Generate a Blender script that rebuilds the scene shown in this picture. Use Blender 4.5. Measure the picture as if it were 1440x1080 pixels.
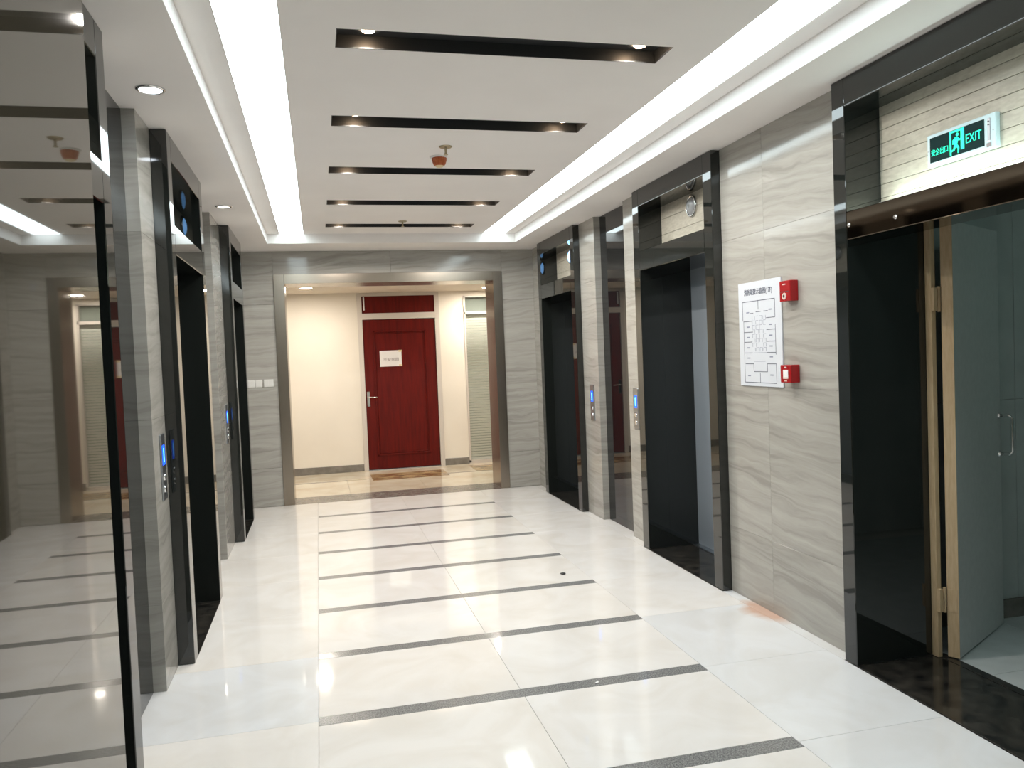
import bpy, bmesh, math, random
from mathutils import Matrix, Vector
random.seed(7)
for o in list(bpy.data.objects):
    bpy.data.objects.remove(o)
S = bpy.context.scene
COL = S.collection

# ------------------------------------------------------------------ camera, world, lights, exposure
YAW, PITCH, ROLL, FOCAL = -0.23690295, 0.03626982, -0.03996729, 1123.49
def cam_rows():
    B = Matrix(((1, 0, 0), (0, 0, -1), (0, 1, 0)))
    c, s = math.cos(YAW), math.sin(YAW); Rz = Matrix(((c, s, 0), (-s, c, 0), (0, 0, 1)))
    c, s = math.cos(PITCH), math.sin(PITCH); P = Matrix(((1, 0, 0), (0, c, -s), (0, s, c)))
    c, s = math.cos(ROLL), math.sin(ROLL); Q = Matrix(((c, -s, 0), (s, c, 0), (0, 0, 1)))
    return Q @ P @ B @ Rz
CR = cam_rows()
cd = bpy.data.cameras.new('camera'); cam = bpy.data.objects.new('camera', cd); COL.objects.link(cam)
m3 = Matrix((CR[0], -CR[1], -CR[2])).transposed()
cam.matrix_world = Matrix.Translation((0, 0, 1.55)) @ m3.to_4x4()
cd.sensor_width = 36; cd.lens = 36 * FOCAL / 1440; cd.clip_start = 0.02; cd.clip_end = 100
S.camera = cam
W = bpy.data.worlds.new('world'); S.world = W; W.use_nodes = True
W.node_tree.nodes['Background'].inputs[0].default_value = (1.0, 0.97, 0.93, 1)
W.node_tree.nodes['Background'].inputs[1].default_value = 0.05
S.view_settings.view_transform = 'Standard'; S.view_settings.look = 'None'
S.view_settings.gamma = 1; S.view_settings.use_curve_mapping = False
S.view_settings.exposure = 0.36
STRIP_POWER = 4.6
HALL_POWER = 420.0
SLOT_SPOT = 28.0

# ------------------------------------------------------------------ materials
def newmat(name):
    m = bpy.data.materials.new(name); m.use_nodes = True
    nt = m.node_tree; b = nt.nodes['Principled BSDF']
    return m, nt, b
def setp(b, **k):
    for n, v in k.items():
        b.inputs[n.replace('_', ' ')].default_value = v
def plain(name, col, rough=0.5, metal=0.0, ior=1.5, **k):
    m, nt, b = newmat(name)
    setp(b, Base_Color=(*col, 1), Roughness=rough, Metallic=metal, IOR=ior, **k)
    return m
def grained(name, c1, c2, scale, rough, metal=0.0, ior=1.5, stretch=(1, 1, 1), detail=4, lo=.35, hi=.65, bump=0.0):
    m, nt, b = newmat(name); N = nt.nodes; L = nt.links
    tc = N.new('ShaderNodeNewGeometry'); mp = N.new('ShaderNodeMapping'); mp.inputs['Scale'].default_value = stretch
    no = N.new('ShaderNodeTexNoise'); no.inputs['Scale'].default_value = scale; no.inputs['Detail'].default_value = detail
    r = N.new('ShaderNodeValToRGB')
    r.color_ramp.elements[0].position = lo; r.color_ramp.elements[0].color = (*c1, 1)
    r.color_ramp.elements[1].position = hi; r.color_ramp.elements[1].color = (*c2, 1)
    L.new(tc.outputs['Position'], mp.inputs[0]); L.new(mp.outputs[0], no.inputs['Vector'])
    L.new(no.outputs['Fac'], r.inputs[0]); L.new(r.outputs[0], b.inputs['Base Color'])
    setp(b, Roughness=rough, Metallic=metal, IOR=ior)
    if bump:
        bp = N.new('ShaderNodeBump'); bp.inputs['Strength'].default_value = bump; bp.inputs['Distance'].default_value = .002
        L.new(no.outputs['Fac'], bp.inputs['Height']); L.new(bp.outputs[0], b.inputs['Normal'])
    return m
def emit(name, col, s):
    m, nt, b = newmat(name)
    setp(b, Base_Color=(*[min(1, c) * .5 for c in col], 1), Emission_Color=(*col, 1), Emission_Strength=s, Roughness=.4)
    return m

def wall_stone(name, c1, c2, c3):
    m, nt, b = newmat(name); N = nt.nodes; L = nt.links
    g = N.new('ShaderNodeNewGeometry'); sp = N.new('ShaderNodeSeparateXYZ'); L.new(g.outputs['Position'], sp.inputs[0])
    u = N.new('ShaderNodeMath'); u.operation = 'ADD'; L.new(sp.outputs['X'], u.inputs[0]); L.new(sp.outputs['Y'], u.inputs[1])
    oi = N.new('ShaderNodeObjectInfo'); ro = N.new('ShaderNodeMath'); ro.operation = 'MULTIPLY'; ro.inputs[1].default_value = 9.0
    L.new(oi.outputs['Random'], ro.inputs[0])
    sl = N.new('ShaderNodeMath'); sl.operation = 'MULTIPLY_ADD'; sl.inputs[1].default_value = -.07   # strata sloping gently
    L.new(u.outputs[0], sl.inputs[0]); L.new(sp.outputs['Z'], sl.inputs[2])
    cb = N.new('ShaderNodeCombineXYZ'); L.new(u.outputs[0], cb.inputs[0]); L.new(sl.outputs[0], cb.inputs[2]); L.new(ro.outputs[0], cb.inputs[1])
    mp = N.new('ShaderNodeMapping'); mp.inputs['Scale'].default_value = (1.5, 1, 5); L.new(cb.outputs[0], mp.inputs[0])
    n1 = N.new('ShaderNodeTexNoise'); n1.inputs['Scale'].default_value = 1.3; n1.inputs['Detail'].default_value = 3; n1.inputs['Roughness'].default_value = .5
    L.new(mp.outputs[0], n1.inputs['Vector'])
    wv = N.new('ShaderNodeMath'); wv.operation = 'MULTIPLY_ADD'; wv.inputs[1].default_value = .15
    L.new(n1.outputs['Fac'], wv.inputs[0]); L.new(sl.outputs[0], wv.inputs[2])
    cb2 = N.new('ShaderNodeCombineXYZ'); L.new(wv.outputs[0], cb2.inputs[2]); L.new(ro.outputs[0], cb2.inputs[1])
    us = N.new('ShaderNodeMath'); us.operation = 'MULTIPLY'; us.inputs[1].default_value = .045; L.new(u.outputs[0], us.inputs[0]); L.new(us.outputs[0], cb2.inputs[0])
    n2 = N.new('ShaderNodeTexNoise'); n2.inputs['Scale'].default_value = 25; n2.inputs['Detail'].default_value = 6; n2.inputs['Roughness'].default_value = .62
    L.new(cb2.outputs[0], n2.inputs['Vector'])
    r = N.new('ShaderNodeValToRGB'); e = r.color_ramp.elements
    e[0].position = .33; e[0].color = (*c3, 1); e[1].position = .68; e[1].color = (*c1, 1)
    q = e.new(.47); q.color = (*c2, 1)
    L.new(n2.outputs['Fac'], r.inputs[0]); L.new(r.outputs[0], b.inputs['Base Color'])
    setp(b, Roughness=.1, IOR=1.5)
    return m

def marble(name):
    m, nt, b = newmat(name); N = nt.nodes; L = nt.links
    g = N.new('ShaderNodeNewGeometry'); oi = N.new('ShaderNodeObjectInfo')
    ad = N.new('ShaderNodeVectorMath'); ad.operation = 'ADD'
    ml = N.new('ShaderNodeMath'); ml.operation = 'MULTIPLY'; ml.inputs[1].default_value = 11; L.new(oi.outputs['Random'], ml.inputs[0])
    L.new(g.outputs['Position'], ad.inputs[0]); L.new(ml.outputs[0], ad.inputs[1])
    n = N.new('ShaderNodeTexNoise'); n.inputs['Scale'].default_value = 2.6; n.inputs['Detail'].default_value = 7; n.inputs['Distortion'].default_value = 1.2
    L.new(ad.outputs[0], n.inputs['Vector'])
    r = N.new('ShaderNodeValToRGB'); e = r.color_ramp.elements
    e[0].position = .3; e[0].color = (.91, .89, .86, 1); e[1].position = .62; e[1].color = (1, 1, 1, 1)
    L.new(n.outputs['Fac'], r.inputs[0])
    mx = N.new('ShaderNodeMix'); mx.data_type = 'RGBA'; mx.blend_type = 'MULTIPLY'; mx.inputs[0].default_value = 1
    L.new(oi.outputs['Color'], mx.inputs[6]); L.new(r.outputs[0], mx.inputs[7])
    # rust stain at the foot of the right wall: a mark of its own on the stone
    sb = N.new('ShaderNodeVectorMath'); sb.operation = 'SUBTRACT'; sb.inputs[1].default_value = (2.47, 4.14, 0); L.new(g.outputs['Position'], sb.inputs[0])
    sc = N.new('ShaderNodeVectorMath'); sc.operation = 'MULTIPLY'; sc.inputs[1].default_value = (7.5, 4.6, 1); L.new(sb.outputs[0], sc.inputs[0])
    ln = N.new('ShaderNodeVectorMath'); ln.operation = 'LENGTH'; L.new(sc.outputs[0], ln.inputs[0])
    na = N.new('ShaderNodeMath'); na.operation = 'MULTIPLY_ADD'; na.inputs[1].default_value = 1.2; L.new(n.outputs['Fac'], na.inputs[0]); L.new(ln.outputs['Value'], na.inputs[2])
    mr = N.new('ShaderNodeMapRange'); mr.inputs[1].default_value = 1.1; mr.inputs[2].default_value = 1.7; mr.inputs[3].default_value = .75; mr.inputs[4].default_value = 0
    L.new(na.outputs[0], mr.inputs[0])
    m2 = N.new('ShaderNodeMix'); m2.data_type = 'RGBA'; L.new(mr.outputs[0], m2.inputs[0]); L.new(mx.outputs[2], m2.inputs[6]); m2.inputs[7].default_value = (.62, .33, .2, 1)
    L.new(m2.outputs[2], b.inputs['Base Color'])
    setp(b, Roughness=.05, IOR=1.5)
    return m

M = {}
M['stone'] = wall_stone('grey_veined_stone', (.445, .43, .395), (.38, .366, .333), (.305, .292, .264))
M['marble'] = marble('white_marble')
M['grout'] = plain('pale_grout', (.62, .60, .56), .8)
M['bronzemirror'] = plain('dark_bronze_mirror', (.085, .064, .045), .05, 1.0)
M['granite'] = grained('grey_granite', (.115, .117, .118), (.34, .34, .335), 160, .18)
M['blackstone'] = grained('black_marble_sill', (.008, .008, .008), (.04, .036, .03), 14, .12, detail=8)
M['portal'] = plain('polished_black_stone', (.0115, .0135, .0122), .03, 0, 1.68)
M['glass_black'] = plain('black_glass', (.008, .009, .01), .02, 0, 1.5)
M['near'] = plain('polished_brown_stone', (.088, .074, .054), .022, 0, 2.25)
M['bronze'] = grained('brushed_bronze_steel', (.33, .285, .235), (.42, .37, .31), 60, .25, 1.0, stretch=(40, 40, .6))
M['steel'] = grained('brushed_steel', (.42, .46, .50), (.55, .58, .62), 60, .28, 1.0, stretch=(40, 40, .6))
M['filmsteel'] = plain('film_covered_steel', (.27, .31, .35), .4, .2)
M['chrome'] = plain('chrome', (.8, .8, .8), .08, 1.0)
M['ceiling'] = grained('ceiling_paint', (.885, .85, .825), (.905, .87, .845), 3, .7)
M['slot'] = plain('slot_black_paint', (.028, .03, .032), .45)
M['cream'] = grained('cream_paint', (.80, .745, .66), (.83, .775, .69), 2, .55)
M['hallceil'] = plain('hall_ceiling_paint', (.80, .72, .62), .7)
M['hallfloor'] = grained('cream_marble', (.62, .53, .40), (.76, .69, .56), 3, .1, detail=6)
M['hallbrown'] = grained('brown_veined_marble', (.16, .08, .03), (.55, .42, .24), 4, .12, detail=8, stretch=(1, 3, 1))
M['hallbase'] = grained('grey_skirting', (.17, .155, .135), (.24, .22, .2), 12, .2)
M['red'] = grained('red_wood', (.085, .0028, .001), (.125, .0045, .0014), 5, .45, ior=1.3, stretch=(6, 6, .6), detail=5)
M['frame'] = plain('pale_grey_frame', (.62, .57, .52), .4)
M['paper'] = plain('white_paper', (.80, .78, .78), .6)
M['plate'] = plain('white_plastic', (.72, .71, .68), .35)
M['printgrey'] = plain('grey_print', (.30, .26, .26), .7)
M['printblue'] = plain('dark_blue_print', (.05, .06, .10), .7)
M['printline'] = plain('thin_blue_grey_print', (.23, .25, .34), .7)
M['acrylic'] = plain('glossy_white_board', (.66, .69, .74), .15)
M['alarm'] = plain('red_plastic', (.34, .004, .007), .25)
M['alarmlabel'] = plain('cream_label', (.70, .55, .50), .4)
M['orange'] = grained('orange_plastic', (.36, .075, .018), (.48, .12, .03), 40, .35)
M['brass'] = plain('dull_brass', (.42, .36, .24), .35, 1.0)
M['yellowcap'] = plain('pale_yellow_plastic', (.75, .60, .35), .4)
M['wallpaper'] = grained('beige_wallpaper', (.46, .42, .34), (.56, .52, .43), 22, .55, stretch=(1, 1, 3), detail=6)
M['jointdark'] = plain('dark_joint', (.10, .09, .075), .8)
M['leaf'] = grained('white_fire_door_paint', (.60, .62, .61), (.64, .66, .65), 30, .45)
M['doorwood'] = grained('beige_door_edge', (.58, .42, .24), (.66, .50, .31), 30, .5, stretch=(3, 3, .5))
M['stairwall'] = grained('pale_stairwell_tile', (.50, .54, .53), (.56, .60, .59), 6, .35)
M['stairfloor'] = grained('grey_stairwell_tile', (.56, .60, .60), (.62, .66, .66), 8, .25)
M['dark'] = plain('dark_plastic', (.02, .02, .022), .4)
M['shaft'] = plain('dark_shaft', (.02, .02, .02), .9)
M['strip'] = emit('luminous_panel', (.83, .968, 1.0), STRIP_POWER)
M['cool_lamp'] = emit('cool_lamp', (.85, .92, 1.0), 26)
M['dim_lamp'] = emit('dim_lamp', (1, .93, .8), 2.2)
M['warm_lamp'] = emit('warm_lamp', (1, .70, .44), 40)
M['hall_lamp'] = emit('hall_lamp', (1, .91, .78), HALL_POWER)
M['blue'] = emit('blue_display', (.006, .10, 1.0), 1.7)
M['blue_core'] = emit('blue_digit', (.15, .62, 1.0), 2.4)
M['lantern_on'] = emit('lit_lantern', (.22, .52, 1.0), 5)
M['lantern_off'] = plain('unlit_lantern', (.34, .35, .36), .08, .0, 1.6)
M['exit_green'] = emit('exit_green', (.0, .95, .52), 1.1)
M['exit_dark'] = plain('exit_dark', (.004, .024, .024), .6, 0, 1.2)
M['exit_case'] = plain('exit_case', (.62, .80, .85), .3)
M['led'] = emit('led_strip', (.80, 1.0, .96), 19)
M['stair_fill'] = emit('stair_fill', (.66, 1.0, .90), 12)  # glow of the lamp added in the stairwell
M['slat'] = plain('blind_slat', (.88, .90, .85), .4)
M['blindback'] = plain('room_behind_blind', (.30, .34, .31), .7)
def archglass():
    m = bpy.data.materials.new('clear_glass'); m.use_nodes = True; nt = m.node_tree; N = nt.nodes; L = nt.links
    N.clear(); o = N.new('ShaderNodeOutputMaterial'); mx = N.new('ShaderNodeMixShader'); t = N.new('ShaderNodeBsdfTransparent'); g = N.new('ShaderNodeBsdfGlossy')
    t.inputs[0].default_value = (.985, .992, .985, 1); g.inputs['Roughness'].default_value = .02
    f = N.new('ShaderNodeFresnel'); f.inputs[0].default_value = 1.5
    g2 = N.new('ShaderNodeNewGeometry'); iv = N.new('ShaderNodeMath'); iv.operation = 'SUBTRACT'; iv.inputs[0].default_value = 1; L.new(g2.outputs['Backfacing'], iv.inputs[1])
    mu = N.new('ShaderNodeMath'); mu.operation = 'MULTIPLY'; L.new(f.outputs[0], mu.inputs[0]); L.new(iv.outputs[0], mu.inputs[1]); L.new(mu.outputs[0], mx.inputs[0]); L.new(t.outputs[0], mx.inputs[1]); L.new(g.outputs[0], mx.inputs[2]); L.new(mx.outputs[0], o.inputs[0])
    return m
M['glass'] = archglass()

# ------------------------------------------------------------------ helpers
def box(bm, x0, x1, y0, y1, z0, z1, bev=0.0):
    if x0 > x1: x0, x1 = x1, x0
    if y0 > y1: y0, y1 = y1, y0
    r = bmesh.ops.create_cube(bm, size=1.0, matrix=Matrix.Translation(((x0+x1)/2, (y0+y1)/2, (z0+z1)/2)) @ Matrix.Diagonal((x1-x0, y1-y0, z1-z0, 1)))
    if bev:
        es = list({e for v in r['verts'] for e in v.link_edges})
        bmesh.ops.bevel(bm, geom=es, offset=bev, segments=1, affect='EDGES', profile=.5)
def cyl(bm, c, axis, r0, r1, h, n=24):
    ax = Vector(axis).normalized()
    q = Vector((0, 0, 1)).rotation_difference(ax).to_matrix().to_4x4()
    bmesh.ops.create_cone(bm, cap_ends=True, segments=n, radius1=r0, radius2=r1, depth=h, matrix=Matrix.Translation(Vector(c) + ax*h/2) @ q)
def ring(bm, c, axis, prof, n=28):
    """lathe: prof = [(radius, height)] closed loop around axis"""
    ax = Vector(axis).normalized(); q = Vector((0, 0, 1)).rotation_difference(ax).to_matrix()
    rows = []
    for i in range(n):
        a = 2*math.pi*i/n
        rows.append([bm.verts.new(Vector(c) + q @ Vector((r*math.cos(a), r*math.sin(a), h))) for r, h in prof])
    k = len(prof)
    for i in range(n):
        A, B = rows[i], rows[(i+1) % n]
        for j in range(k):
            bm.faces.new((A[j], B[j], B[(j+1) % k], A[(j+1) % k]))
def tube(bm, pts, r, n=10):
    prev = None
    pts = [Vector(p) for p in pts]
    up = Vector((0, 0, 1))
    d0 = (pts[1]-pts[0]).normalized(); nx = d0.orthogonal().normalized()
    rings = []
    for i, p in enumerate(pts):
        d = ((pts[min(i+1, len(pts)-1)] - pts[max(i-1, 0)])).normalized()
        nx = (nx - d*nx.dot(d)).normalized(); ny = d.cross(nx)
        rings.append([bm.verts.new(p + r*(math.cos(2*math.pi*k/n)*nx + math.sin(2*math.pi*k/n)*ny)) for k in range(n)])
    for A, B in zip(rings, rings[1:]):
        for k in range(n):
            bm.faces.new((A[k], A[(k+1) % n], B[(k+1) % n], B[k]))
    bm.faces.new(rings[0][::-1]); bm.faces.new(rings[-1])
def obj(name, bm, mat, parent=None, smooth=False, label=None):
    """link one mesh; geometry is given in world coordinates and made local to the parent's base"""
    bmesh.ops.recalc_face_normals(bm, faces=bm.faces[:])
    me = bpy.data.meshes.new(name); 
    if parent is not None:
        bm.transform(Matrix.Translation(-base_of(parent)))
    bm.to_mesh(me); bm.free(); me.materials.append(M[mat] if isinstance(mat, str) else mat)
    if smooth:
        for p in me.polygons: p.use_smooth = True
    o = bpy.data.objects.new(name, me); COL.objects.link(o)
    if parent is not None: o.parent = parent
    if label: o['label'] = label
    return o
def base_of(p):
    v = Vector((0, 0, 0))
    while p is not None:
        v += p.location; p = p.parent
    return v
def bx(name, dims, mat, parent=None, bev=0.0, label=None):
    bm = bmesh.new(); box(bm, *dims, bev); return obj(name, bm, mat, parent, label=label)
def tag(o, label, cat, group=None, kind=None):
    o['label'] = label; o['category'] = cat
    if group: o['group'] = group
    if kind: o['kind'] = kind
    return o
def thing(name, label, cat, loc, group=None):
    o = bpy.data.objects.new(name, None); o.location = loc; o.empty_display_size = .1; COL.objects.link(o)
    return tag(o, label, cat, group)
def structure(o):
    o['kind'] = 'structure'; return o
def holder(name):
    o = bpy.data.objects.new(name, None); COL.objects.link(o); o['kind'] = 'structure'; return o
def text_obj(name, body, size, mat, parent, origin, xdir, ydir, align='CENTER', depth=.0006, width=None):
    cu = bpy.data.curves.new(name, 'FONT'); cu.body = body; cu.size = size; cu.align_x = align; cu.align_y = 'CENTER'; cu.extrude = depth; cu.resolution_u = 2
    t = bpy.data.objects.new(name + '_tmp', cu); COL.objects.link(t)
    dg = bpy.context.evaluated_depsgraph_get()
    me = bpy.data.meshes.new_from_object(t.evaluated_get(dg)); bpy.data.objects.remove(t); bpy.data.curves.remove(cu)
    X = Vector(xdir); Y = Vector(ydir); Z = X.cross(Y)
    if width:
        xs = [v.co.x for v in me.vertices]; w = (max(xs) - min(xs)) or 1; c = (max(xs)+min(xs))/2
        for v in me.vertices: v.co.x = (v.co.x - c)*width/w + (0 if align == 'CENTER' else width/2)
    R = Matrix((X, Y, Z)).transposed().to_4x4()
    me.transform(Matrix.Translation(Vector(origin) - base_of(parent)) @ R)
    me.materials.clear(); me.materials.append(M[mat])
    o = bpy.data.objects.new(name, me); COL.objects.link(o); o.parent = parent
    return o

ZS, ZC = 2.775, 2.872          # soffit and tray heights
XL, XR, YE = -0.78, 2.49, 9.06

# ------------------------------------------------------------------ floor: bed, marble tiles, granite strips
floor = structure(bx('floor', (-3.2, 5.2, -2.0, 11.6, -.2, -.012), 'grout'))
YK = [3.515 + .787*k for k in range(-6, 7)]
XS = [-.07, .84, 1.75]
warm, cool, mid = (.87, .84, .81), (.82, .83, .85), (.86, .84, .825)
def tile(x0, x1, y0, y1, colr, g=.0008):
    o = bx('tile', (x0+g, x1-g, y0+g, y1-g, -.012, 0.0), 'marble', floor, .0008)
    o.color = (*colr, 1); return o
ends = YK + [9.05]
for i in range(len(ends)-1):
    y0, y1 = ends[i], ends[i+1]
    h = .043
    last = i == len(ends)-2
    q = random.uniform(.975, 1.02); j = lambda c: tuple(min(1, v*q) for v in c)
    left = cool if i == 6 else warm
    right = cool if i in (4, 5, 6) else mid
    tile(XL-.09, XS[0], y0, y1, j(left))
    tile(XS[0], XS[1], y0+h, y1-(0 if last else h), j(warm))
    tile(XS[1], XS[2], y0+h, y1-(0 if last else h), j(mid if i < 7 else warm))
    tile(XS[2], 2.425, y0, y1, j(right))
    bx('granite_strip', (XS[0]+.001, XS[2]-.001, y0-h+.001, y0+h-.001, -.012, 0.0), 'granite', floor, .0008)
# tiles between portals reach the wall plane
for (a, b, c) in ((3.372, 4.573, cool), (5.857, 7.343, mid), (8.632, 9.05, mid)):
    o = bx('tile', (2.4265, 2.56, a, b, -.012, 0), 'marble', floor, .0008); o.color = (*c, 1)
bx('threshold_slab', (-.32, 2.01, 9.052, 9.5, -.012, .001), 'hallbase', floor, .001, 'dark grey stone threshold in the end opening')
# hall floor beyond the opening
for k in range(7):
    x0 = -2.4 + .9*k
    bx('hall_tile', (x0+.001, x0+.899, 9.502, 10.56, -.012, 0), 'hallfloor', floor, .0008)
    bx('hall_tile', (x0+.001, x0+.899, 10.622, 11.39, -.012, 0), 'hallfloor', floor, .0008)
    if k != 3:
        bx('border_tile', (x0+.001, x0+.899, 10.562, 10.62, -.012, 0), 'hallbase', floor, .0008)
bx('inlay_tile', (.62, 1.62, 10.40, 10.98, -.011, .001), 'hallbrown', floor, .0005, 'brown veined marble inlay before the red door')
bx('inlay_tile', (2.02, 3.0, 10.62, 11.15, -.011, .001), 'hallbrown', floor, .0005)
# stairwell floor
for a in range(3):
    for b_ in range(4):
        bx('stair_tile', (2.925+.6*a, 3.523+.6*a, 1.2+.6*b_, 1.798+.6*b_, -.012, 0), 'stairfloor', floor, .0008)

# ------------------------------------------------------------------ walls
ROWS = [0, .42, 1.31, 2.2, ZS]
def clad_x(wall, xf, s, y0, y1, depth=.09, cuts=()):
    """tiled stretch of a side wall; face at xf, body going to xf+s*depth"""
    ys = [y0, *cuts, y1]
    for a, b in zip(ys, ys[1:]):
        for z0, z1 in zip(ROWS, ROWS[1:]):
            bx('wall_tile', (xf, xf + s*depth, a+.0006, b-.0006, z0+.0004, z1-.0004), 'stone', wall, .0007)
wr = holder('wall_right'); wl = holder('wall_left'); wb = holder('wall_back')
for a, b, cuts in ((-2.0, 2.075, (.0, .9)), (3.373, 4.573, (4.09,)), (5.858, 6.2, ()), (6.92, 7.343, ()), (8.633, YE, ())):
    clad_x(wr, XR, 1, a, b, cuts=cuts)
for a, b, cuts in ((-2.0, 1.93, (.3,)), (3.185, 3.45, ()), (4.09, 4.415, ()), (5.673, 6.0, ()), (6.75, 7.352, ()), (8.493, YE, ())):
    clad_x(wl, XL, -1, a, b, cuts=cuts)
# backing cores behind the tiles
for w, x0, x1, iv in ((wr, XR+.09, XR+.2, ((-2.0, 2.07), (3.38, 4.57), (5.862, 7.34), (8.64, YE))), (wl, XL-.09, XL-.2, ((-2.0, 1.92), (3.19, 4.41), (5.68, 7.35), (8.5, YE)))):
    bm = bmesh.new()
    for a, b in iv: box(bm, x0, x1, a, b, -.01, ZS)
    obj('wall_core', bm, 'grout', w)
# recessed black glass between the stone piers
def recess(wall, xf, s, a, b, label):
    bx('black_glass_panel', (xf + s*.06, xf + s*.088, a+.002, b-.002, .001, ZS-.002), 'glass_black', wall, .001, label)
recess(wr, XR, 1, 6.2, 6.92, 'tall black glass panel between two right-hand stone piers')
recess(wl, XL, -1, 3.45, 4.09, 'tall black glass panel on the left wall nearer the camera')
recess(wl, XL, -1, 6.0, 6.75, 'tall black glass panel on the left wall farther away')
# end wall with the opening
OX0, OX1, OZ = -.43, 2.115, 2.525
for z0, z1 in zip(ROWS, ROWS[1:]):
    bx('wall_tile', (XL-.08, OX0, YE, YE+.1, z0+.001, min(z1, ZS)-.001), 'stone', wb, .0012)
    bx('wall_tile', (OX1, XR+.09, YE, YE+.1, z0+.001, min(z1, ZS)-.001), 'stone', wb, .0012)
for x0, x1 in ((OX0, .84), (.84, OX1)):
    bx('wall_tile', (x0+.001, x1-.001, YE, YE+.1, OZ, ZS-.001), 'stone', wb, .0012)
bm = bmesh.new(); box(bm, -3.2, OX0, YE+.1, 9.49, -.01, 2.9); box(bm, OX1, 5.2, YE+.1, 9.49, -.01, 2.9); box(bm, OX0, OX1, YE+.1, 9.49, OZ, 2.9)
obj('wall_core', bm, 'cream', wb)
tr = holder('trim_1'); tr['label'] = 'brushed bronze steel surround of the opening in the end wall'
IX0, IX1, IZ = -.318, 2.008, 2.42
bx('surround_jamb', (OX0, IX0, 9.045, 9.5, 0.001, OZ), 'bronze', tr, .002)
bx('surround_jamb', (IX1, OX1, 9.045, 9.5, 0.001, OZ), 'bronze', tr, .002)
bx('surround_head', (IX0, IX1, 9.045, 9.5, IZ, OZ), 'bronze', tr, .002)
# near wall return: the polished slab at the left edge of the view
wn = structure(bx('wall_near', (XL-.02, -.267, -1.2, 1.118, .001, ZS-.002), 'near', None, .002))
wq = structure(bx('wall_rear', (-.99, 2.7, -2.1, -2.0, 0, 3.0), 'cream'))

# ------------------------------------------------------------------ ceiling: soffit border, raised tray with slots and luminous panels
LX = (-.321, -.0815); RX = (1.788, 2.041)
TX0, TX1, TY1 = -.4445, 2.146, 8.48
SLX = (.1325, 1.583); SLY = [3.38 + 1.148*k for k in range(5)]; SW = .1
bm = bmesh.new()
box(bm, XL-.2, TX0, -2.0, YE+.05, ZS, ZC+.12); box(bm, TX1, XR+.5, -2.0, YE+.05, ZS, ZC+.12); box(bm, TX0, TX1, TY1, YE+.05, ZS, ZC+.12)
T = ZC + .11
box(bm, TX0, LX[0], -2.0, TY1, ZC, T); box(bm, RX[1], TX1, -2.0, TY1, ZC, T)
edges = [-2.0]
for y in SLY: edges += [y-SW, y+SW]
edges.append(TY1)
for a, b in zip(edges[::2], edges[1::2]): box(bm, LX[1], RX[0], a, b, ZC, T)
for y in SLY:
    box(bm, LX[1], SLX[0], y-SW, y+SW, ZC, T); box(bm, SLX[1], RX[0], y-SW, y+SW, ZC, T)
ceil = structure(obj('ceiling', bm, 'ceiling'))
SD = .055
for y in SLY:
    bm = bmesh.new(); t = .004
    box(bm, SLX[0], SLX[1], y-SW, y+SW, ZC+SD, ZC+SD+t)
    box(bm, SLX[0], SLX[1], y-SW-.0005, y-SW+t, ZC+.0005, ZC+SD); box(bm, SLX[0], SLX[1], y+SW-t, y+SW+.0005, ZC+.0005, ZC+SD)
    box(bm, SLX[0]-.0005, SLX[0]+t, y-SW, y+SW, ZC+.0005, ZC+SD); box(bm, SLX[1]-t, SLX[1]+.0005, y-SW, y+SW, ZC+.0005, ZC+SD)
    obj('slot_lining', bm, 'slot', ceil, label='long black recessed slot in the raised ceiling')
bx('hall_ceiling', (-3.2, 5.2, 9.49, 11.4, 2.5, 2.6), 'hallceil', ceil)
bx('stair_ceiling', (2.93, 4.8, 1.0, 3.6, 2.7, 2.8), 'stairwall', ceil)
for (x0, x1), w in ((LX, 'left'), (RX, 'right')):
    t = thing('luminous_ceiling_strip', f'long bright white luminous ceiling strip above the {w}-hand elevators', 'light', ((x0+x1)/2, 3.3, ZC), 'luminous ceiling strips')
    bx('diffuser', (x0+.003, x1-.003, -2.0, TY1-.003, ZC+.004, ZC+.02), 'strip', t)
    bm = bmesh.new(); box(bm, x0, x0+.003, -2.0, TY1, ZC+.001, ZC+.03); box(bm, x1-.003, x1, -2.0, TY1, ZC+.001, ZC+.03); box(bm, x0, x1, TY1-.003, TY1, ZC+.001, ZC+.03)
    obj('edge_trim', bm, 'frame', t)

# slot spotlights
ordinal = ['nearest', 'second', 'third', 'fourth', 'farthest']
ld = bpy.data.lights.new('slot_spot', 'SPOT'); ld.energy = SLOT_SPOT; ld.color = (1, .94, .87); ld.spot_size = 2.75; ld.spot_blend = .15; ld.shadow_soft_size = .025
for k, y in enumerate(SLY):
    for x, w in ((.265, 'left'), (1.465, 'right')):
        t = thing('slot_spotlight', f'small round warm spotlight at the {w} end of the {ordinal[k]} black ceiling slot', 'light', (x, y-.005, ZC+SD), 'spotlights in the ceiling slots')
        bm = bmesh.new(); ring(bm, (x, y-.005, ZC+SD), (0, 0, -1), [(.034, 0), (.062, 0), (.058, .010), (.036, .012)]); obj('bezel', bm, 'slot', t, True)
        bm = bmesh.new(); cyl(bm, (x, y-.005, ZC+SD), (0, 0, -1), .034, .026, .021); obj('lens', bm, 'warm_lamp', t)
        l = bpy.data.objects.new('slot_beam', ld); l.location = (0, 0.0, -.032); COL.objects.link(l); l.parent = t

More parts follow.
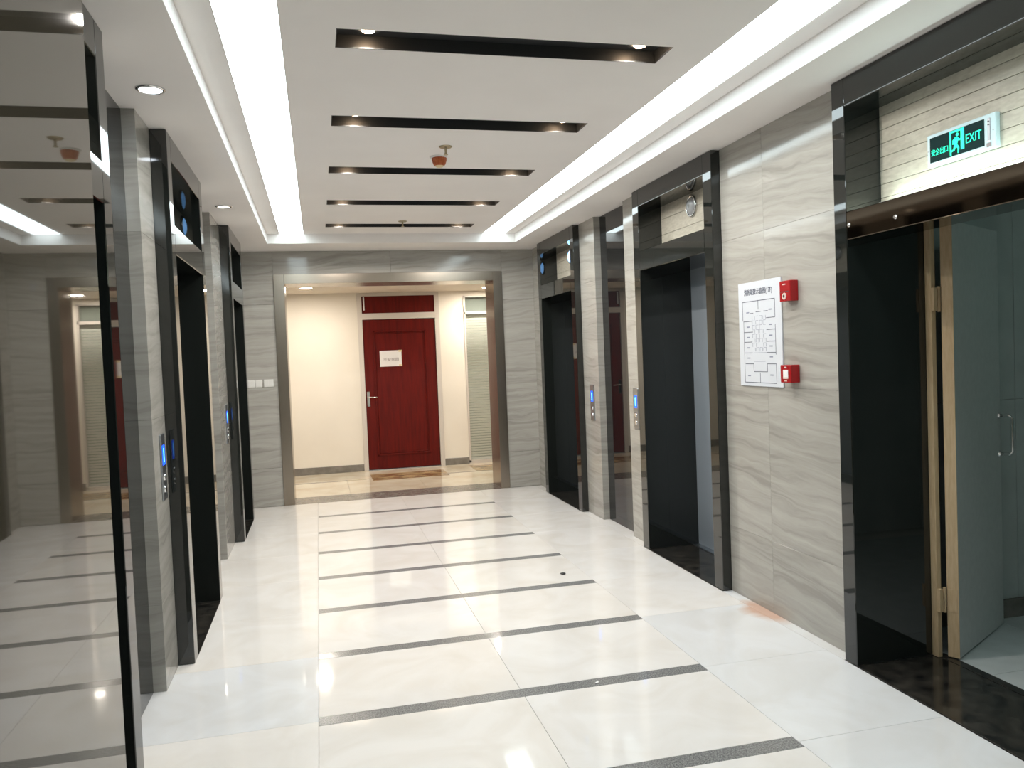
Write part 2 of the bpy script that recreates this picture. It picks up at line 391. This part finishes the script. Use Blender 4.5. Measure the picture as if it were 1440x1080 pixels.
# soffit and hall downlights
def downlight(name, label, c, r, mat, group, ringmat='chrome'):
    t = thing(name, label, 'light', c, group); x, y, z = c
    bm = bmesh.new(); ring(bm, c, (0, 0, -1), [(r*.74, -.0), (r, 0), (r*.98, .006), (r*.78, .009)]); obj('bezel', bm, ringmat, t, True)
    bm = bmesh.new(); cyl(bm, c, (0, 0, -1), r*.75, r*.72, .006); obj('lens', bm, mat, t)
    return t
downlight('soffit_downlight', 'lit cool white round downlight in the left soffit nearer the camera', (-.655, 3.80, ZS), .062, 'cool_lamp', None)
downlight('soffit_downlight', 'dim round downlight in the left soffit farther from the camera', (-.645, 6.50, ZS), .062, 'dim_lamp', None)
downlight('hall_downlight', 'round warm downlight in the hall ceiling left of the red door', (-.105, 10.45, 2.5), .10, 'hall_lamp', None)
downlight('hall_downlight', 'round warm downlight in the hall ceiling by the glazed side panel', (2.33, 10.85, 2.5), .10, 'hall_lamp', None)

# sprinklers and detector
def sprinkler(label, x, y):
    t = thing('sprinkler_head', label, 'sprinkler', (x, y, ZC), 'pendent sprinklers')
    bm = bmesh.new(); cyl(bm, (x, y, ZC), (0, 0, -1), .043, .036, .007); obj('escutcheon', bm, 'brass', t)
    bm = bmesh.new(); cyl(bm, (x, y, ZC-.007), (0, 0, -1), .008, .007, .03, 12); obj('stem', bm, 'brass', t)
    bm = bmesh.new(); cyl(bm, (x, y, ZC-.037), (0, 0, -1), .007, .010, .012, 12); cyl(bm, (x, y, ZC-.049), (0, 0, -1), .014, .014, .003, 12); obj('deflector', bm, 'brass', t)
sprinkler('small brass sprinkler beside the orange capped smoke detector', .841, 5.005)
sprinkler('small brass sprinkler at the farthest black ceiling slot', .851, 7.725)
t = thing('smoke_detector', 'orange basket-shaped dust cover over a smoke detector on the ceiling', 'detector', (.838, 5.26, ZC))
bm = bmesh.new(); cyl(bm, (.833, 5.26, ZC), (0, 0, -1), .058, .054, .010); obj('base_plate', bm, 'plate', t)
bm = bmesh.new(); N_ = 32
prof = [(.050, .010), (.047, .030), (.040, .050), (.032, .060)]
rows = []
for i in range(N_):
    a = 2*math.pi*i/N_; f = 1.0 if i % 2 else .95
    rows.append([bm.verts.new((.838 + r*f*math.cos(a), 5.26 + r*f*math.sin(a), ZC-h)) for r, h in prof])
for i in range(N_):
    for j in range(3):
        bm.faces.new((rows[i][j], rows[(i+1) % N_][j], rows[(i+1) % N_][j+1], rows[i][j+1]))
bm.faces.new([r[0] for r in rows]); bm.faces.new([r[-1] for r in rows][::-1])
obj('dust_cover', bm, 'orange', t)
bm = bmesh.new(); cyl(bm, (.838, 5.26, ZC-.060), (0, 0, -1), .030, .020, .008); obj('end_cap', bm, 'yellowcap', t, label='pale yellow end cap')

# ------------------------------------------------------------------ portals (elevators and exit)
HB = 2.642        # underside of the header
def portal(name, label, cat, s, fx, y0, y1, jw, lz0, lz1, lantern=None, elevator=True, group=None):
    t = thing(name, label, cat, (fx, (y0+y1)/2, 0), group)
    D = .44; a, b = y0+jw, y1-jw
    X = lambda d: fx + s*d
    bx('jamb', (X(0), X(D+.03), y0, a, .001, ZS-.001), 'portal', t, .003)
    bx('jamb', (X(0), X(D+.03), b, y1, .001, ZS-.001), 'portal', t, .003)
    bx('header', (X(0), X(.2), a, b, HB, ZS-.001), 'portal', t, .003)
    bx('lintel', (X(0), X(D if elevator else .2), a, b, lz0, lz1), 'portal' if elevator else 'bronzemirror', t, .003)
    if not elevator: bx('lintel_soffit', (X(.2), X(D+.03), a, b, lz1-.02, lz1), 'portal', t)
    tp = bx('transom_panel', (X(.196), X(.22), a, b, lz1, HB+.1), 'jointdark', t, label='beige boarded panel above the lintel')
    n = 8 if not elevator else 3
    z = lz1; hh = (HB - lz1 + .02)/n
    for i in range(n):
        bx('transom_board', (X(.19), X(.197), a+.001, b-.001, z+.0012, z+hh-.0012), 'wallpaper', tp, .0008); z += hh
    bx('sill', (X(0), X(D), a, b, -.012, .002), 'blackstone', t, .001, 'black marble sill')
    if elevator:
        c = (a+b)/2
        for q0, q1 in ((a+.001, c-.002), (c+.002, b-.001)):
            bx('elevator_door', (X(D-.02), X(D+.01), q0, q1, .006, lz0+.002), 'filmsteel', t, .002, 'brushed steel sliding door panel')
        bx('sill_rail', (X(D-.07), X(D-.02), a+.001, b-.001, .002, .006), 'steel', t)
        lm = 'lantern_on' if lantern == 'on' else 'lantern_off'
        lt = 'blue-white lit round call lantern' if lantern == 'on' else 'unlit grey round call lantern'
        LC = (X(.19), c, 2.55)
        bm = bmesh.new(); ring(bm, LC, (-s, 0, 0), [(.062, -.004), (.078, -.004), (.076, .014), (.064, .018)]); lb = obj('lantern_bezel', bm, 'chrome', t, True)
        bm = bmesh.new(); ring(bm, LC, (-s, 0, 0), [(.0005, -.002), (.064, -.002), (.064, .012), (.050, .024), (.025, .031), (.0005, .033)]); obj('lantern', bm, lm, lb, True, lt)
    return t
JW = .112
portal('elevator_entrance', 'black framed elevator entrance on the right wall next to the evacuation plan', 'elevator', 1, 2.43, 4.575, 5.855, JW, 2.155, 2.305, 'off')
portal('elevator_entrance', 'black framed elevator entrance on the right wall beside the end opening', 'elevator', 1, 2.43, 7.345, 8.63, JW, 2.155, 2.305, 'on')
portal('elevator_entrance', 'dark framed elevator entrance on the left wall just past the polished slab', 'elevator', -1, -.70, 1.94, 3.18, JW, 2.135, 2.285, 'off')
portal('elevator_entrance', 'dark framed middle elevator entrance on the left wall with blue lantern glow', 'elevator', -1, -.70, 4.42, 5.67, JW, 2.15, 2.305, 'on')
portal('elevator_entrance', 'dark framed elevator entrance on the left wall beside the end opening', 'elevator', -1, -.70, 7.36, 8.49, JW, 2.15, 2.305, 'off')
px = portal('exit_portal', 'large black polished portal under the green exit sign', 'doorway', 1, 2.43, 2.08, 3.37, .09, 2.025, 2.155, None, False)
# small bolts on the exit lintel
for y, z in ((2.955, 2.075), (3.262, 2.092)):
    bm = bmesh.new(); cyl(bm, (2.431, y, z), (-1, 0, 0), .011, .007, .006, 12); obj('bolt', bm, 'chrome', px)
t = thing('led_batten', 'slim bright light batten lying on the ledge below the exit sign', 'light', (2.57, 2.7, 2.155))
bx('housing', (2.545, 2.585, 2.24, 3.20, 2.1555, 2.163), 'frame', t)
bx('light_shield_lip', (2.5445, 2.5485, 2.24, 3.20, 2.163, 2.184), 'frame', t)  # hidden lip added to keep the tube's light off the lobby
bx('tube', (2.552, 2.578, 2.25, 3.19, 2.163, 2.169), 'led', t)

# ------------------------------------------------------------------ exit sign
EY0, EY1, EZ0, EZ1, EXF = 2.595, 2.955, 2.283, 2.420, 2.62
t = thing('exit_sign', 'green emergency exit sign with running man in a pale blue case', 'sign', (EXF, (EY0+EY1)/2, EZ0))
bx('case', (EXF-.022, EXF, EY0, EY1, EZ0, EZ1), 'exit_case', t, .003)
bx('face_panel', (EXF-.025, EXF-.021, EY0+.055, EY1-.018, EZ0+.017, EZ1-.015), 'exit_dark', t, .0015)
bx('indicator_slot', (EXF-.024, EXF-.021, EY0+.026, EY0+.040, EZ0+.03, EZ1-.018), 'steel', t, .001)
for z in (EZ1-.03, EZ1-.043):
    bm = bmesh.new(); cyl(bm, (EXF-.024, EY0+.033, z), (-1, 0, 0), .003, .003, .002, 10); obj('indicator_lamp', bm, 'dark', t)
bx('sticker', (EXF-.024, EXF-.021, EY0+.022, EY0+.044, EZ0+.008, EZ0+.024), 'printgrey', t)
for y in (EY0+.012, EY1-.008):
    bm = bmesh.new(); cyl(bm, (EXF-.022, y, (EZ0+EZ1)/2), (-1, 0, 0), .003, .003, .002, 10); obj('screw', bm, 'steel', t)
FX = EXF - .0262
def sign_poly(bm, pts, ox, oz, sc):
    """flat outline on the sign face: u to the right (-Y), v up"""
    f = [bm.verts.new((FX, ox - u*sc, oz + v*sc)) for u, v in pts]; g = [bm.verts.new((FX+.001, ox - u*sc, oz + v*sc)) for u, v in pts]
    n = len(pts); bm.faces.new(f); bm.faces.new(g[::-1])
    for i in range(n): bm.faces.new((f[i], f[(i+1) % n], g[(i+1) % n], g[i]))
def limb(bm, p, q, w0, w1, ox, oz, sc):
    dx, dy = q[0]-p[0], q[1]-p[1]; L_ = math.hypot(dx, dy); nx, ny = -dy/L_, dx/L_
    sign_poly(bm, [(p[0]+nx*w0, p[1]+ny*w0), (p[0]-nx*w0, p[1]-ny*w0), (q[0]-nx*w1, q[1]-ny*w1), (q[0]+nx*w1, q[1]+ny*w1)], ox, oz, sc)
ox, oz, sc = 2.790, EZ0+.019, .100
bm = bmesh.new()
for pts in ([(-.34, 0), (-.26, 0), (-.26, .92), (-.34, 1.0)], [(-.34, 1.0), (-.26, .92), (.28, .92), (.42, 1.0)], [(.24, .92), (.24, .14), (.42, .14), (.42, 1.0)]):
    sign_poly(bm, pts, ox, oz, sc)
obj('door_pictogram', bm, 'exit_green', t)
bm = bmesh.new()
sign_poly(bm, [(.06+.07*math.cos(a*math.pi/8), .80+.07*math.sin(a*math.pi/8)) for a in range(16)], ox, oz, sc)
limb(bm, (.03, .70), (-.03, .38), .095, .075, ox, oz, sc)
limb(bm, (.0, .68), (-.15, .60), .04, .035, ox, oz, sc); limb(bm, (-.15, .62), (-.17, .44), .035, .025, ox, oz, sc)
limb(bm, (.06, .68), (.17, .55), .04, .035, ox, oz, sc); limb(bm, (.16, .56), (.27, .60), .03, .025, ox, oz, sc)
limb(bm, (-.05, .40), (-.12, .22), .055, .045, ox, oz, sc); limb(bm, (-.10, .22), (-.29, .17), .04, .03, ox, oz, sc)
limb(bm, (.0, .40), (.12, .24), .055, .045, ox, oz, sc); limb(bm, (.12, .26), (.10, .04), .042, .03, ox, oz, sc)
obj('running_man', bm, 'exit_green', t)
text_obj('sign_lettering', '安全出口', .030, 'exit_green', t, (FX, 2.880, EZ0+.054), (0, -1, 0), (0, 0, 1), width=.092)
text_obj('sign_lettering', 'EXIT', .052, 'exit_green', t, (FX, 2.700, EZ0+.066), (0, -1, 0), (0, 0, 1), width=.078)

# ------------------------------------------------------------------ fire door in the exit portal
DF = thing('fire_door', 'white fire door standing open into the stairwell below the exit sign', 'door', (2.90, 3.21, 0))
d2 = Vector((.8727, .4882)); n2 = Vector((.4882, -.8727)); P0 = Vector((2.923, 3.182))
def leafbox(bm, t0, t1, w0, w1, z0, z1, bev=0.0):
    """t along the leaf from the hinge, w out of the visible face"""
    q = []
    bm2 = bmesh.new(); box(bm2, t0, t1, w0, w1, z0, z1, bev)
    R = Matrix(((d2.x, n2.x, 0, P0.x), (d2.y, n2.y, 0, P0.y), (0, 0, 1, 0), (0, 0, 0, 1)))
    bm2.transform(R); me = bpy.data.meshes.new('tmp'); bm2.to_mesh(me); bm2.free(); bm.from_mesh(me); bpy.data.meshes.remove(me)
bm = bmesh.new(); leafbox(bm, .004, .672, -.05, 0, .008, 2.10, .002); obj('door_leaf', bm, 'leaf', DF)
bm = bmesh.new(); leafbox(bm, 0, .004, -.052, 0.0, .008, 2.10); obj('leaf_edge', bm, 'doorwood', DF, label='beige edge of the door leaf')
bm = bmesh.new()
hp = [P0 + d2*.648 + n2*o for o in (0, .05, .062)]
tube(bm, [(hp[0].x, hp[0].y, 1.128), (hp[1].x, hp[1].y, 1.128), (hp[2].x, hp[2].y, 1.112), (hp[2].x, hp[2].y, .94), (hp[1].x, hp[1].y, .924), (hp[0].x, hp[0].y, .924)], .009)
hd = obj('pull_handle', bm, 'chrome', DF, True, 'chrome bow handle')
bm = bmesh.new()
for z in (1.128, .924):
    cyl(bm, (hp[0].x, hp[0].y, z), (n2.x, n2.y, 0), .018, .016, .008, 16)
obj('handle_rose', bm, 'chrome', hd)
for z in (1.735, .285):
    bm = bmesh.new(); box(bm, 2.852, 2.872, 3.222, 3.2395, z-.055, z+.055, .001); cyl(bm, (2.888, 3.231, z-.06), (0, 0, 1), .008, .008, .12, 12); leafbox(bm, -.003, 0, -.045, -.006, z-.055, z+.055)
    obj('hinge', bm, 'doorwood', DF)
FR = thing('fire_door_frame', 'beige steel door frame fixed at the back of the exit portal', 'door frame', (2.88, 2.73, 0))
bx('frame_post', (2.852, 2.878, 3.24, 3.279, .003, 2.134), 'doorwood', FR, .002)
bx('frame_post', (2.852, 2.878, 2.172, 2.21, .003, 2.134), 'doorwood', FR, .002)
bx('frame_head', (2.852, 2.878, 2.21, 3.24, 2.105, 2.134), 'doorwood', FR, .002)
bx('sill_strip', (2.872, 2.922, 2.17, 3.28, -.012, .003), 'blackstone', FR, .001, 'narrow black stone strip behind the sill')
# stairwell shell
ws = holder('wall_stairwell')
for z0, z1 in ((.1, 1.2), (1.2, 2.45), (2.45, 2.8)):
    for x0, x1 in ((2.93, 3.7), (3.7, 4.5), (4.5, 4.75)):
        bx('wall_tile', (x0+.001, x1-.001, 3.60, 3.65, z0+.001, z1-.001), 'stairwall', ws, .001)
bx('stair_baseboard', (2.93, 4.75, 3.585, 3.65, 0, .1), 'hallbase', ws)
bm = bmesh.new(); box(bm, 4.75, 4.8, 1.0, 3.65, 0, 2.8); box(bm, 2.93, 4.8, .95, 1.0, 0, 2.8); obj('wall_core', bm, 'stairwall', ws)
bm = bmesh.new(); box(bm, 2.905, 2.93, 1.0, 2.08, 0, 2.8); box(bm, 2.905, 2.93, 3.37, 3.65, 0, 2.8); box(bm, 2.905, 2.93, 2.08, 3.37, 2.16, 2.8); obj('wall_core', bm, 'stairwall', ws)
downlight('added_stair_lamp', 'unseen round fill lamp added in the stairwell behind the fire door', (3.9, 2.2, 2.7), .16, 'stair_fill', None, 'plate')  # unseen lamp added to light the stairwell and the door leaf

# ------------------------------------------------------------------ evacuation plan and alarm boxes
PY0, PY1, PZ0, PZ1 = 3.92, 4.375, 1.311, 1.920
t = thing('evacuation_plan', 'white evacuation plan board with floor plan lines beside two red boxes', 'sign', (XR, (PY0+PY1)/2, PZ0))
bx('board', (XR-.008, XR, PY0, PY1, PZ0, PZ1), 'acrylic', t, .001)
PX = XR - .0086
def pl(bm, u0, u1, v0, v1):   # u right from the left edge, v up from the bottom edge, metres
    box(bm, PX, PX+.0008, PY1-u0, PY1-u1, PZ0+v0, PZ0+v1)
# outline and rooms read from the photo (fractions of the sheet)
WID, HEI = PY1-PY0, PZ1-PZ0
def hl(bm, a, b, y, w=.0035): pl(bm, a*WID, b*WID, (1-y)*HEI-w/2, (1-y)*HEI+w/2)
def vl(bm, x, a, b, w=.003): pl(bm, x*WID-w/2, x*WID+w/2, (1-b)*HEI, (1-a)*HEI)
bm = bmesh.new()
hl(bm, .10, .47, .185); hl(bm, .47, .86, .185); vl(bm, .10, .185, .37); vl(bm, .86, .185, .35); vl(bm, .48, .185, .27)
hl(bm, .42, .54, .29); hl(bm, .60, .70, .29); hl(bm, .28, .36, .30)
hl(bm, .12, .34, .375); hl(bm, .66, .86, .355); hl(bm, .12, .34, .48); hl(bm, .66, .86, .465); hl(bm, .12, .32, .575); hl(bm, .66, .86, .575)
hl(bm, .12, .32, .68); hl(bm, .66, .86, .68); hl(bm, .14, .34, .785); hl(bm, .66, .86, .785); hl(bm, .12, .86, .965)
vl(bm, .12, .37, .68); vl(bm, .86, .42, .70); vl(bm, .12, .68, .965); vl(bm, .86, .785, .965); vl(bm, .49, .87, .965); vl(bm, .34, .785, .86); vl(bm, .66, .785, .86)
hl(bm, .34, .66, .86)
obj('plan_walls', bm, 'printblue', t)
bm = bmesh.new()
hl(bm, .34, .66, .68, .002); hl(bm, .36, .62, .76, .003)
for r in range(8):
    for c in range(4):
        x = .33 + .085*c; y = .33 + .043*r
        if random.random() < .75: hl(bm, x, x+.06, y, .002)
        if random.random() < .75: vl(bm, x, y, y+.035, .002)
        if random.random() < .4: vl(bm, x+.06, y, y+.035, .002)
for y in (.29, .43, .53, .63, .73, .90):
    hl(bm, .19, .26, y, .007); hl(bm, .72, .79, y-.01, .007)
obj('plan_core', bm, 'printline', t)['kind'] = 'stuff'
text_obj('plan_title', '消防疏散示意图(17F)', .038, 'printblue', t, (PX, (PY0+PY1)/2 + .01, PZ1-.062), (0, -1, 0), (0, 0, 1), width=.30)
def alarm_box(name, label, y0, y1, z0, z1, d, kind):
    t = thing(name, label, 'fire alarm', (XR, (y0+y1)/2, z0))
    bx('housing', (XR-d, XR, y0, y1, z0, z1), 'alarm', t, .003)
    c = (y0+y1)/2; h = z1-z0
    if kind == 'jack':
        bm = bmesh.new(); cyl(bm, (XR-d, c+.004, z0+h*.25), (-1, 0, 0), .019, .017, .004, 20); r = obj('jack_ring', bm, 'alarmlabel', t)
        bm = bmesh.new(); cyl(bm, (XR-d-.004, c+.004, z0+h*.25), (-1, 0, 0), .008, .008, .001, 16); obj('jack_hole', bm, 'dark', r)
        bx('cover_line', (XR-d-.001, XR-d, y0+.012, y1-.004, z0+h*.46, z0+h*.49), 'dark', t)
        bx('logo_plate', (XR-d-.0008, XR-d, c-.008, c+.02, z0+h*.80, z0+h*.85), 'alarmlabel', t)
    else:
        bx('press_panel', (XR-d-.002, XR-d, c-.025, c+.022, z0+h*.24, z0+h*.72), 'paper', t, .001, 'white press panel')
        bx('instruction_label', (XR-d-.0024, XR-d-.001, c-.024, c+.021, z0+h*.22, z0+h*.32), 'alarmlabel', t)
        bx('logo_plate', (XR-d-.0008, XR-d, c-.010, c+.01, z0+h*.82, z0+h*.90), 'alarmlabel', t)
        bx('logo_plate', (XR-d-.0008, XR-d, c-.012, c+.012, z0+h*.08, z0+h*.13), 'alarmlabel', t)
alarm_box('fire_alarm_box', 'upper red wall box with a round jack beside the plan top', 3.767, 3.868, 1.778, 1.888, .050, 'jack')
alarm_box('fire_alarm_box', 'lower red wall box with a white press panel beside the plan bottom', 3.772, 3.872, 1.342, 1.438, .055, 'press')

# ------------------------------------------------------------------ call panels
def call_panel(label, x, s, y, z0=.908, z1=1.242):
    t = thing('call_panel', label, 'call panel', (x, y, z0), 'elevator call panels')
    X = lambda d: x - s*d
    bx('face_plate', (X(0), X(.008), y-.052, y+.052, z0, z1), 'steel', t, .003)
    dp = bx('display', (X(.0075), X(.0095), y-.028, y+.028, z0+.175, z0+.275), 'blue', t, .001, 'glowing blue floor display')
    bx('digit', (X(.009), X(.0102), y-.008, y+.008, z0+.19, z0+.26), 'blue_core', dp)
    for z in (z0+.115, z0+.055):
        bm = bmesh.new(); cyl(bm, (X(.007), y, z), (-s, 0, 0), .019, .017, .006, 20); obj('call_button', bm, 'chrome', t)
call_panel('steel call panel on the narrow right pier beside the nearer right elevator', XR, 1, 6.045)
call_panel('steel call panel on the wider right pier beside the farther right elevator', XR, 1, 7.105)
call_panel('steel call panel on the left pier before the middle left elevator', XL, -1, 4.285, .895, 1.225)
call_panel('steel call panel on the left pier before the far left elevator', XL, -1, 7.17, .895, 1.225)

# ------------------------------------------------------------------ end wall switches
for i, (x0, x1, lab) in enumerate(((-.745, -.672, 'white switch plate on the end wall, closest to the far left elevator'), (-.668, -.600, 'white switch plate in the middle of the three on the end wall'), (-.580, -.480, 'wider white switch plate on the end wall, closest to the bronze surround'))):
    t = thing('light_switch', lab, 'switch', ((x0+x1)/2, YE, 1.31), 'switches on the end wall')
    bx('plate', (x0, x1, YE-.008, YE, 1.308, 1.390), 'plate', t, .002)
    n = 1 if i < 2 else 2; w = (x1-x0-.016)/n
    for q in range(n):
        bx('rocker', (x0+.008+w*q+.001, x0+.008+w*(q+1)-.001, YE-.011, YE-.0075, 1.318, 1.380), 'plate', t, .001)

# ------------------------------------------------------------------ hall: wall, skirting, red door, glazed panel
YH = 11.39
DX0, DX1, DZ = .628, 1.652, 2.122
wh = holder('wall_hall')
bm = bmesh.new()
FX0, FX1, FZ = .565, 1.715, 2.497      # door frame outer
GX0, GX1, GZ = 2.07, 2.475, 2.43       # glazed panel outer
box(bm, -3.2, FX0, YH, YH+.12, 0, 2.6); box(bm, FX1, GX0, YH, YH+.12, 0, 2.6); box(bm, GX1, 5.2, YH, YH+.12, 0, 2.6)
box(bm, GX0, GX1, YH, YH+.12, GZ, 2.6); box(bm, FX0, FX1, YH, YH+.12, FZ, 2.6)
box(bm, -3.25, -3.2, 9.4, 11.5, 0, 2.6); box(bm, 5.2, 5.25, 9.4, 11.5, 0, 2.6)
obj('wall_face', bm, 'cream', wh)
bh = holder('baseboard_hall')
for i, (x0, x1) in enumerate(((-3.2, -1.6), (-1.598, -.55), (-.548, FX0), (FX1, GX0), (GX1, 5.2))):
    bx('skirting', (x0, x1, YH-.015, YH+.01, .001, .098), 'hallbase', bh, .002)
d1 = holder('door_1'); d1['label'] = 'red wooden door with red transom seen through the end opening'
bm = bmesh.new()
box(bm, FX0, DX0, YH-.02, YH+.1, 0, FZ); box(bm, DX1, FX1, YH-.02, YH+.1, 0, FZ); box(bm, DX0, DX1, YH-.02, YH+.1, DZ+.004, 2.21); box(bm, DX0, DX1, YH-.02, YH+.1, 2.452, FZ)
obj('door_frame', bm, 'frame', d1)
lf = bx('door_leaf', (DX0+.003, DX1-.003, YH, YH+.045, .012, DZ), 'red', d1, .003)
# raised panel with moulding
bm = bmesh.new(); A0, A1, B0, B1 = .765, 1.515, .20, 1.965
for k, (o, w, y) in enumerate(((0, .022, .012), (.03, .012, .008))):
    x0, x1, z0, z1 = A0+o, A1-o, B0+o, B1-o
    box(bm, x0, x1, YH-y, YH, z1-w, z1, .003); box(bm, x0, x1, YH-y, YH, z0, z0+w, .003); box(bm, x0, x0+w, YH-y, YH, z0, z1, .003); box(bm, x1-w, x1, YH-y, YH, z0, z1, .003)
obj('panel_moulding', bm, 'red', d1)
tp = bx('transom_panel', (DX0-.01, DX1+.01, YH+.002, YH+.04, 2.21, 2.452), 'red', d1, .002)
bm = bmesh.new(); box(bm, .650, .668, YH-.016, YH+.002, 2.255, 2.44, .002); obj('transom_stay', bm, 'paper', d1, label='white stay on the transom')
bm = bmesh.new(); box(bm, .648, .690, YH-.010, YH, .905, 1.115, .003); hp_ = obj('handle_plate', bm, 'chrome', d1)
bm = bmesh.new(); tube(bm, [(.668, YH-.008, 1.04), (.668, YH-.05, 1.04), (.69, YH-.058, 1.038), (.79, YH-.058, 1.032)], .009); obj('lever', bm, 'chrome', hp_, True)
bm = bmesh.new(); box(bm, DX0, DX1, YH-.03, YH+.05, .001, .010); obj('door_saddle', bm, 'steel', d1)
t = thing('door_notice', 'white paper notice taped to the red door', 'notice', (1.0, YH, 1.46))
bx('sheet', (.850, 1.155, YH-.0035, YH-.0005, 1.458, 1.682), 'paper', t)
text_obj('notice_lettering', '平安家园', .05, 'printgrey', t, (1.005, YH-.0042, 1.553), (1, 0, 0), (0, 0, 1), width=.215)
for z in (1.672, 1.468): bx('tape', (1.115, 1.16, YH-.0042, YH-.003, z-.012, z+.014), 'yellowcap', t)
# glazed side panel
w1 = holder('window_1'); w1['label'] = 'tall narrow glazed panel with blind to the right of the red door'
bm = bmesh.new()
for dims in ((GX0, GX0+.028, .02, GZ), (GX1-.028, GX1, .02, GZ), (GX0, GX1, .0, .045), (GX0, GX1, 2.165, 2.205), (GX0, GX1, GZ-.02, GZ)):
    box(bm, dims[0], dims[1], YH-.012, YH+.06, dims[2], dims[3])
obj('window_frame', bm, 'frame', w1)
bx('glass_pane', (GX0+.028, GX1-.028, YH+.014, YH+.02, .045, 2.165), 'glass', w1)
bx('glass_pane', (GX0+.028, GX1-.028, YH+.014, YH+.02, 2.205, GZ-.02), 'glass', w1)
bx('blind_backing', (GX0, GX1, YH+.13, YH+.14, 0, GZ), 'blindback', w1)
bl = thing('window_blind', 'pale green closed slatted blind behind the narrow hall window', 'blind', ((GX0+GX1)/2, YH+.06, 0))
bm = bmesh.new(); box(bm, -.17, .17, -.019, .019, -.0006, .0006); bmesh.ops.rotate(bm, verts=bm.verts[:], cent=(0, 0, 0), matrix=Matrix.Rotation(math.radians(-58), 3, 'X'))
sme = bpy.data.meshes.new('slat'); bm.to_mesh(sme); bm.free(); sme.materials.append(M['slat'])
for k in range(57):
    so = bpy.data.objects.new('slat', sme); COL.objects.link(so); so.parent = bl; so.location = (0, 0, .07 + .0375*k)
bx('head_rail', (GX0+.032, GX1-.032, YH+.045, YH+.075, 2.19, 2.205), 'plate', bl)
bx('bottom_rail', (GX0+.032, GX1-.032, YH+.05, YH+.07, .047, .058), 'plate', bl)

# ------------------------------------------------------------------ tiny litter
bm = bmesh.new(); box(bm, 1.188, 1.21, 3.50, 3.512, .0012, .004); bmesh.ops.rotate(bm, verts=bm.verts[:], cent=(1.2, 3.506, 0), matrix=Matrix.Rotation(.7, 3, 'Z'))
tag(obj('paper_scrap', bm, 'paper'), 'tiny white paper scrap on the grey granite floor strip', 'scrap')
bm = bmesh.new(); bmesh.ops.create_icosphere(bm, subdivisions=2, radius=.02, matrix=Matrix.Translation((1.60, 5.33, .0045)) @ Matrix.Diagonal((1, 1.2, .22, 1)))
tag(obj('dirt_crumb', bm, 'dark', None, True), 'small dark crumb of dirt on the white floor tiles', 'dirt')
